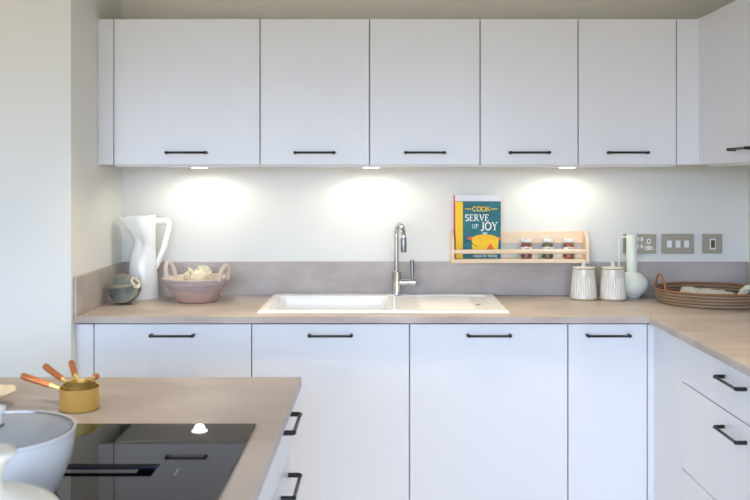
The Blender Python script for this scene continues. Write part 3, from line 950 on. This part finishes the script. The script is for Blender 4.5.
# ruffled lip standing up at the right, a solid fan
def fan(cx, cz, r, a0, a1, y0, th, n=22):
    fr, bk = [], []
    for j in range(n + 1):
        a = math.radians(a0 + (a1 - a0) * j / n)
        rr = r * (1 + .03 * math.sin(j * 1.1))
        y = y0 + .006 * math.sin(j * 1.3)
        fr.append((cx + rr * math.cos(a), y - th, cz + rr * math.sin(a))); bk.append((cx + rr * math.cos(a), y, cz + rr * math.sin(a)))
    m0, m1 = (cx, y0 - th - .012, cz), (cx, y0 + .004, cz)
    bm = bmesh.new()
    F = [bm.verts.new(p) for p in fr]; B = [bm.verts.new(p) for p in bk]; a_, b_ = bm.verts.new(m0), bm.verts.new(m1)
    for j in range(n):
        bm.faces.new((a_, F[j], F[j + 1])); bm.faces.new((b_, B[j + 1], B[j])); bm.faces.new((F[j], B[j], B[j + 1], F[j + 1]))
    bm.faces.new((a_, b_, B[0], F[0])); bm.faces.new((a_, F[-1], B[-1], b_))
    return bm
obj('lip', fan(.020, .112, .042, -25, 150, -.008, .006), M['shell'], t, smooth=50)
obj('flap', fan(-.034, .100, .030, 95, 215, -.030, .005), M['shell'], t, smooth=50)
obj('spire', tube([(-.022, -.006, .112), (-.040, -.010, .132), (-.046, -.011, .139)], [.010, .0085, .006], n=12), M['shell'], t, smooth=60)

# ------------------------------------------------------------------ rattan basket
KX, KY = 1.390, 3.636
RXX, RYY = 0.236, 0.216
t = thing('rattan_basket', 'low oval brown rattan basket on the worktop in the right corner', 'basket', (KX, KY, WT + .0004))
bz = WT + .0004
def oval(rx, ry, z, n=96, jit=0.0, ph=0):
    return [(KX + (rx + jit * math.sin(5 * a + ph)) * math.cos(a), KY + (ry + jit * math.sin(5 * a + ph)) * math.sin(a), z) for a in [2 * PI * i / n for i in range(n)]]
bm = bmesh.new()
for k in range(9):
    g = .012 * (1 - k / 8) ** 1.3
    n0 = len(bm.faces)
    tube(oval(RXX - .006 - g, RYY - .006 - g, bz + .0036 + k * .0062, jit=.0008, ph=k * 1.3), .0036, n=8, closed=True, bm=bm)
    if k % 2:
        bm.faces.ensure_lookup_table()
        for f in bm.faces[n0:]: f.material_index = 1
obj('woven_side', bm, [M['rattan'], M['rattan_pale']], t, smooth=60)
bm = bmesh.new()
ring0 = oval(RXX - .016, RYY - .016, bz + .001); ring1 = oval(RXX - .016, RYY - .016, bz + .0062)
rings([ring0, ring1], bm)
obj('base', bm, M['rattan'], t)
obj('rim', tube(oval(RXX - .004, RYY - .004, bz + .0585), .0040, n=10, closed=True), M['rattan_rim'], t, smooth=60)
for s in (-1, 1):
    pts = []
    for k in range(21):
        f = k / 20
        a = (PI if s < 0 else 0) + math.radians(-13 + 26 * f + (9 if s < 0 else -9))
        pts.append((KX + (RXX - .003) * math.cos(a) , KY + (RYY - .003) * math.sin(a), bz + .052 + .070 * math.sin(PI * f) ** 0.75))
    obj('handle', tube(pts, .0048, n=10), M['rattan_rim'], t, smooth=60)

# folded napkin in the basket
def napkin():
    bm = bmesh.new()
    nx_, ny_ = 44, 30
    g, b2 = [], []
    for j in range(ny_ + 1):
        r1, r2 = [], []
        for i in range(nx_ + 1):
            u, v = i / nx_ * 2 - 1, j / ny_ * 2 - 1
            e = min(1, (1 - abs(u)) / .10) * min(1, (1 - abs(v)) / .14)
            e = max(0, e) ** 0.45
            nn = noise.noise(Vector((u * 2.2, v * 2.0, 3.1)))
            h = e * (.040 - .010 * u + .007 * nn + .004 * math.sin(v * 7 + u * 2))
            x = KX - .000 + u * .104 + .006 * noise.noise(Vector((u * 2, v * 3, 9)))
            y = KY + .020 + v * .095 + .006 * noise.noise(Vector((u * 3, v * 2, 5)))
            r1.append(bm.verts.new((x, y, bz + .0072 + max(h, .0004))))
            r2.append(bm.verts.new((x, y, bz + .0068)))
        g.append(r1); b2.append(r2)
    for j in range(ny_):
        for i in range(nx_):
            bm.faces.new((g[j][i], g[j][i + 1], g[j + 1][i + 1], g[j + 1][i]))
            bm.faces.new((b2[j][i], b2[j + 1][i], b2[j + 1][i + 1], b2[j][i + 1]))
    bd = [e for e in bm.edges if len(e.link_faces) == 1]
    for i in range(nx_):
        for j in (0, ny_): bm.faces.new((g[j][i], g[j][i + 1], b2[j][i + 1], b2[j][i]))
    for j in range(ny_):
        for i in (0, nx_): bm.faces.new((g[j][i], g[j + 1][i], b2[j + 1][i], b2[j][i]))
    return bm
t = obj('linen_napkin', napkin(), M['linen'], origin=(KX, KY, bz + .0068), smooth=60)
tag(t, 'folded cream linen napkin lying in the rattan basket', 'napkin')
# knotted striped cloth beside it
NX, NY, NZ_ = 1.534, 3.60, bz + .0068
t = thing('striped_cloth', 'knotted white and grey striped cloth at the right in the basket', 'cloth', (NX, NY, NZ_))
pts = spline([(NX - .046, NY - .02, NZ_ + .013), (NX - .036, NY, NZ_ + .030), (NX - .012, NY + .02, NZ_ + .050), (NX + .010, NY, NZ_ + .062), (NX + .002, NY - .022, NZ_ + .046), (NX - .016, NY - .002, NZ_ + .026), (NX + .010, NY + .018, NZ_ + .016), (NX + .034, NY + .006, NZ_ + .014)], 8)
kk = len(pts)
obj('white_fold', tube(pts, [.0125 + .0018 * math.sin(k * 1.1) for k in range(kk)], n=14), M['linen'], t, smooth=60)
pts = spline([(NX - .040, NY - .046, NZ_ + .011), (NX - .016, NY - .034, NZ_ + .036), (NX + .010, NY - .030, NZ_ + .048), (NX + .034, NY - .030, NZ_ + .018)], 8)
obj('grey_fold', tube(pts, [.0105 + .0015 * math.sin(k * 1.3) for k in range(len(pts))], n=14), M['linen_grey'], t, smooth=60)

# ------------------------------------------------------------------ hob
HX1, HY1 = -0.262, 1.814
HX0, HY0 = HX1 - .52, HY1 - .584
HZ = WT + .005
t = thing('induction_hob', 'black glass induction hob with central slot set in the island', 'hob', ((HX0 + HX1) / 2, (HY0 + HY1) / 2, WT + .0003))
VX0, VX1, VY0, VY1 = -.647, -.397, 1.490, 1.554
bm = cells([HX0, VX0, VX1, HX1], [HY0, VY0, VY1, HY1], lambda i, j: not (i == 1 and j == 1), WT + .0003, HZ, 0.0008)
obj('glass_plate', bm, M['hob'], t)
vf = obj('vent_tray', open_box(VX0, VX1, VY0, VY1, WT - .020, WT + .0040, [(0, 0, 1)], th=0.0012), M['vent'], t)
obj('vent_flap', bx(VX0 + .002, VX1 - .030, VY0 + .017, VY1 - .028, HZ - .004, HZ, 0.0005), M['hob'], vf)
obj('vent_lip', bx(VX0 + .002, VX1 - .002, VY1 - .009, VY1 - .002, HZ - .006, HZ - .002, 0.0004), M['vent_blue'], vf)
def dash(x0, y0, x1, y1, w=.0009, bm=None):
    a, b = Vector((x0, y0, 0)), Vector((x1, y1, 0)); d = (b - a).normalized(); n_ = Vector((-d.y, d.x, 0)) * w
    z0, z1 = HZ + .0001, HZ + .0003
    P = [a + n_, b + n_, b - n_, a - n_]
    return rings([[(p.x, p.y, z0) for p in P], [(p.x, p.y, z1) for p in P]], bm)
# printed touch controls, along the front (right) edge of the hob
ctr = bmesh.new()
def hp_(px, py):
    s = (py - 180) / (EYE - HZ); return (px - 381) / s, 865.0 / s
def seg(p, q, w=.0008):
    a, b = hp_(*p), hp_(*q); dash(a[0], a[1], b[0], b[1], w, ctr)
seg((174.0, 476.0), (178.6, 469.0), .0016)
for px, py in ((188, 471), (192.5, 468.8), (194, 472.8), (199, 470), (203.5, 468), (205.5, 471.6), (199.6, 465.2), (209, 476), (206, 480.6), (212, 467.5), (215.5, 464.6), (186, 475)):
    seg((px - 1.0, py + .5), (px + 1.0, py - .5))
obj('touch_controls', ctr, M['hob_print'], t, smooth=0)

# ------------------------------------------------------------------ pan with glass lid
QX, QY = -0.621, 1.392
QZ = HZ + .0004
t = thing('saucepan', 'white pan with steel rimmed glass lid on the hob', 'pan', (QX, QY, QZ))
prof = [(0, 0), (.083, 0), (.092, .004), (.097, .014)]
for k in range(1, 9):
    f = k / 8
    prof.append((.097 + .0245 * math.sin(f * PI / 2) ** 0.9, .014 + .084 * f))
prof += [(.1220, .1000), (.1208, .1010), (.1228, .1022), (.1238, .1045), (.1232, .1068), (.1205, .1070), (.1185, .1020), (.1175, .096), (.0935, .012), (.087, .006), (0, .0055)]
obj('pan_body', lathe(prof, (QX, QY, QZ), 80), M['enamel'], t, smooth=50)
lz = .1020
lp = []
for k in range(11):
    f = k / 10
    lp.append((.1150 * f, lz + .0035 + .010 * (1 - f * f)))
lp2 = [(r, z - .003) for r, z in reversed(lp)]
obj('lid_glass', lathe(lp + lp2, (QX, QY, QZ), 72), M['lid_glass'], t, smooth=60)
obj('lid_rim', lathe([(.1148, lz + .0003), (.1172, lz + .0004), (.1180, lz + .0026), (.1172, lz + .0050), (.1148, lz + .0048), (.1142, lz + .0024)], (QX, QY, QZ), 80, closed=True), M['steel'], t, smooth=60)
kz0 = lz + .0137
lk = obj('lid_knob', lathe([(0, kz0 + .003), (.0105, kz0 + .003), (.0095, kz0 + .009), (.0125, kz0 + .018), (.0165, kz0 + .025), (.0155, kz0 + .029), (0, kz0 + .0305)], (QX, QY, QZ), 32), M['enamel'], t, smooth=60)
obj('knob_collar', lathe([(0, kz0 - .0006), (.0145, kz0 - .0006), (.0145, kz0 + .0024), (.0105, kz0 + .0032), (0, kz0 + .0032)], (QX, QY, QZ), 32), M['steel'], lk)

# ------------------------------------------------------------------ cream lidded pot at the front
FX, FY = -0.508, 1.115
FZ = WT + .0004
t = thing('lidded_pot', 'cream white ceramic pot with broad lid knob, nearest on the island', 'pot', (FX, FY, FZ))
obj('pot_body', lathe([(0, 0), (.062, 0), (.068, .003), (.085, .034), (.0905, .062), (.0890, .080), (.0870, .0845), (.0825, .0845), (.0845, .078), (.0855, .062), (.0805, .034), (.06, .006), (0, .005)], (FX, FY, FZ), 72), M['cream_pot'], t, smooth=60)
ld = obj('lid', lathe([(0, .0852), (.0875, .0852), (.0885, .0870), (.0860, .0905), (.076, .0975), (.058, .1070), (.036, .1130), (.022, .1165), (0, .1175)], (FX, FY, FZ), 72), M['cream_pot'], t, smooth=60)
obj('lid_knob', lathe([(0, .1162), (.0225, .1160), (.0195, .121), (.0190, .130), (.0215, .142), (.0290, .153), (.0350, .1585), (.0362, .1620), (.0340, .1655), (.024, .1668), (0, .1675)], (FX, FY, FZ), 56), M['cream_pot'], ld, smooth=60)

# ------------------------------------------------------------------ measuring cups
UX, UY = -0.679, 1.948
def cup(label, R_, H_, z, yaw, elev, L, tilt=0.0, off=(0, 0)):
    t = thing('measuring_cup', label, 'measuring cup', (0, 0, 0), 'nested brass measuring cups', local=True)
    t.location = (UX + off[0], UY + off[1], z)
    t.rotation_euler = (0, math.radians(-tilt), math.radians(yaw))
    w = .0012
    obj('cup', lathe([(0, 0), (R_ - .002, 0), (R_, .002), (R_, H_ - .001), (R_ + .0006, H_), (R_ - w, H_), (R_ - w, .003), (R_ - .004, w), (0, w)], (0, 0, 0), 56), M['brass'], t, smooth=50)
    e = math.radians(elev); ce, se = math.cos(e), math.sin(e)
    p = lambda d: (R_ - .0006 + d * ce, 0, H_ - .006 + d * se)
    obj('shank', tube([p(0), p(.006), p(.022), p(.028)], [.0035, .0042, .0046, .0058], n=14), M['brass'], t, smooth=60)
    g = obj('grip', tube([p(.027), p(.0275), p(.031), p(L - .004), p(L)], [.0050, .0064, .0068, .0078, .0066], n=18), M['copper'], t, smooth=60)
    return t
cup('largest brass measuring cup holding the smaller ones, copper handle pointing left', .043, .050, WT + .0004, 176, 17, .096)
cup('second brass measuring cup, copper handle pointing back to the upper left', .0370, .0510, WT + .0050, 146, 19, .096, 0)
cup('third brass measuring cup, copper handle standing up at the back', .0310, .0530, WT + .0078, 119, 21, .084, 0)
cup('smallest brass measuring cup, short copper handle pointing to the back right', .0250, .0530, WT + .0100, 74, 3, .044, 0)

# ------------------------------------------------------------------ scalloped dish at the left edge
DX, DY = -0.918, 1.955
t = thing('shell_dish', 'cream scalloped dish at the left edge of the island', 'dish', (DX, DY, WT + .0004))
def dish_ring(r, z, amp, n=96):
    r, amp, z = r * 1.25, amp * .5, z * .9
    return [(DX + (r + amp * math.cos(8 * 2 * PI * i / n)) * math.cos(2 * PI * i / n), DY + (r + amp * math.cos(8 * 2 * PI * i / n)) * math.sin(2 * PI * i / n) * .8, WT + .0004 + z + amp * .6 * math.cos(8 * 2 * PI * i / n)) for i in range(n)]
rs = [dish_ring(.030, 0, 0), dish_ring(.034, .004, 0), dish_ring(.044, .016, .0005), dish_ring(.058, .030, .0025), dish_ring(.071, .040, .0042), dish_ring(.0725, .0425, .0042), dish_ring(.068, .0425, .0042), dish_ring(.054, .033, .0025), dish_ring(.040, .020, .0005), dish_ring(.028, .008, 0)]
obj('dish_body', rings(rs), M['cream_dish'], t, smooth=60)
obj('dark_glaze_well', lathe([(0, .0075), (.024, .0075), (.0375, .0165), (.036, .0185), (0, .0185)], (DX, DY, WT + .0014), 40), M['dark_dish'], t)

# ------------------------------------------------------------------ light
w = bpy.data.worlds.new('daylight'); bpy.context.scene.world = w
w.use_nodes = True
nt = w.node_tree
bg = nt.nodes['Background']
tc = nt.nodes.new('ShaderNodeTexCoord')
sx = nt.nodes.new('ShaderNodeSeparateXYZ')
rp = nt.nodes.new('ShaderNodeValToRGB')          # overcast sky above the horizon, duller ground below it
mr = nt.nodes.new('ShaderNodeMapRange')
mr.inputs['From Min'].default_value = -0.06; mr.inputs['From Max'].default_value = 0.06
rp.color_ramp.elements[0].color = (0.215, 0.18, 0.115, 1)
rp.color_ramp.elements[1].color = (0.60, 0.79, 1.12, 1)
nt.links.new(tc.outputs['Generated'], sx.inputs['Vector'])
nt.links.new(sx.outputs['Z'], mr.inputs['Value'])
nt.links.new(mr.outputs['Result'], rp.inputs['Fac'])
nt.links.new(rp.outputs['Color'], bg.inputs['Color'])
bg.inputs['Strength'].default_value = 8.7
def area(name, loc, rot, sx_, sy_, energy, col, portal=False):
    li = bpy.data.lights.new(name, 'AREA')
    li.shape = 'RECTANGLE'; li.size = sx_; li.size_y = sy_; li.energy = energy; li.color = col
    if portal: li.cycles.is_portal = True
    o = bpy.data.objects.new(name, li); o.location = loc; o.rotation_euler = rot
    C.objects.link(o)
    return o
area('window_portal', ((WX0 + WX1) / 2, YF - .02, (WZ0 + WZ1) / 2), (PI / 2, 0, 0), WX1 - WX0, WZ1 - WZ0, 1, (1, 1, 1), True)
def spot(name, loc, energy, col, size=80, blend=0.7, rad=.04):
    li = bpy.data.lights.new(name, 'SPOT')
    li.energy = energy; li.color = col; li.spot_size = math.radians(size); li.spot_blend = blend; li.shadow_soft_size = rad
    o = bpy.data.objects.new(name, li); o.location = loc
    C.objects.link(o)
    return o
for x, y, e_ in ((-0.75, 2.98, 54), (0.0, 2.98, 52), (0.75, 2.98, 54), (1.35, 2.1, 46)):
    spot('ceiling_lamp', (x, y, ZC - .01), e_, (1.0, 0.77, 0.46), 66, 0.6, .10)
spot('ceiling_lamp', (-1.9, 2.85, ZC - .01), 3, (1.0, 0.64, 0.34), 172, 0.4, .10)
for x, y in ((-0.62, 1.9),):
    spot('ceiling_lamp', (x, y, ZC - .01), 34, (1.0, 0.74, 0.48), 66, 0.7, .10)

# ------------------------------------------------------------------ camera
cam = bpy.data.cameras.new('camera')
cam.sensor_width = 36; cam.lens = 865 * 36 / 750
cam.shift_x = -6 / 750; cam.shift_y = -70 / 750
cam.clip_start = 0.05
cam.dof.use_dof = True; cam.dof.focus_distance = 3.5; cam.dof.aperture_fstop = 6.3
co = bpy.data.objects.new('camera', cam)
co.location = (0, 0, EYE); co.rotation_euler = (PI / 2, 0, 0)
C.objects.link(co)
sc = bpy.context.scene
sc.camera = co
sc.view_settings.view_transform = 'Standard'
sc.view_settings.look = 'None'
sc.view_settings.exposure = 0.36
sc.view_settings.gamma = 1.0
sc.view_settings.use_curve_mapping = False
sc.cycles.max_bounces = 10
sc.cycles.diffuse_bounces = 6
sc.cycles.use_denoising = True
sc.cycles.caustics_reflective = False
sc.cycles.caustics_refractive = False
sc.cycles.sample_clamp_indirect = 6
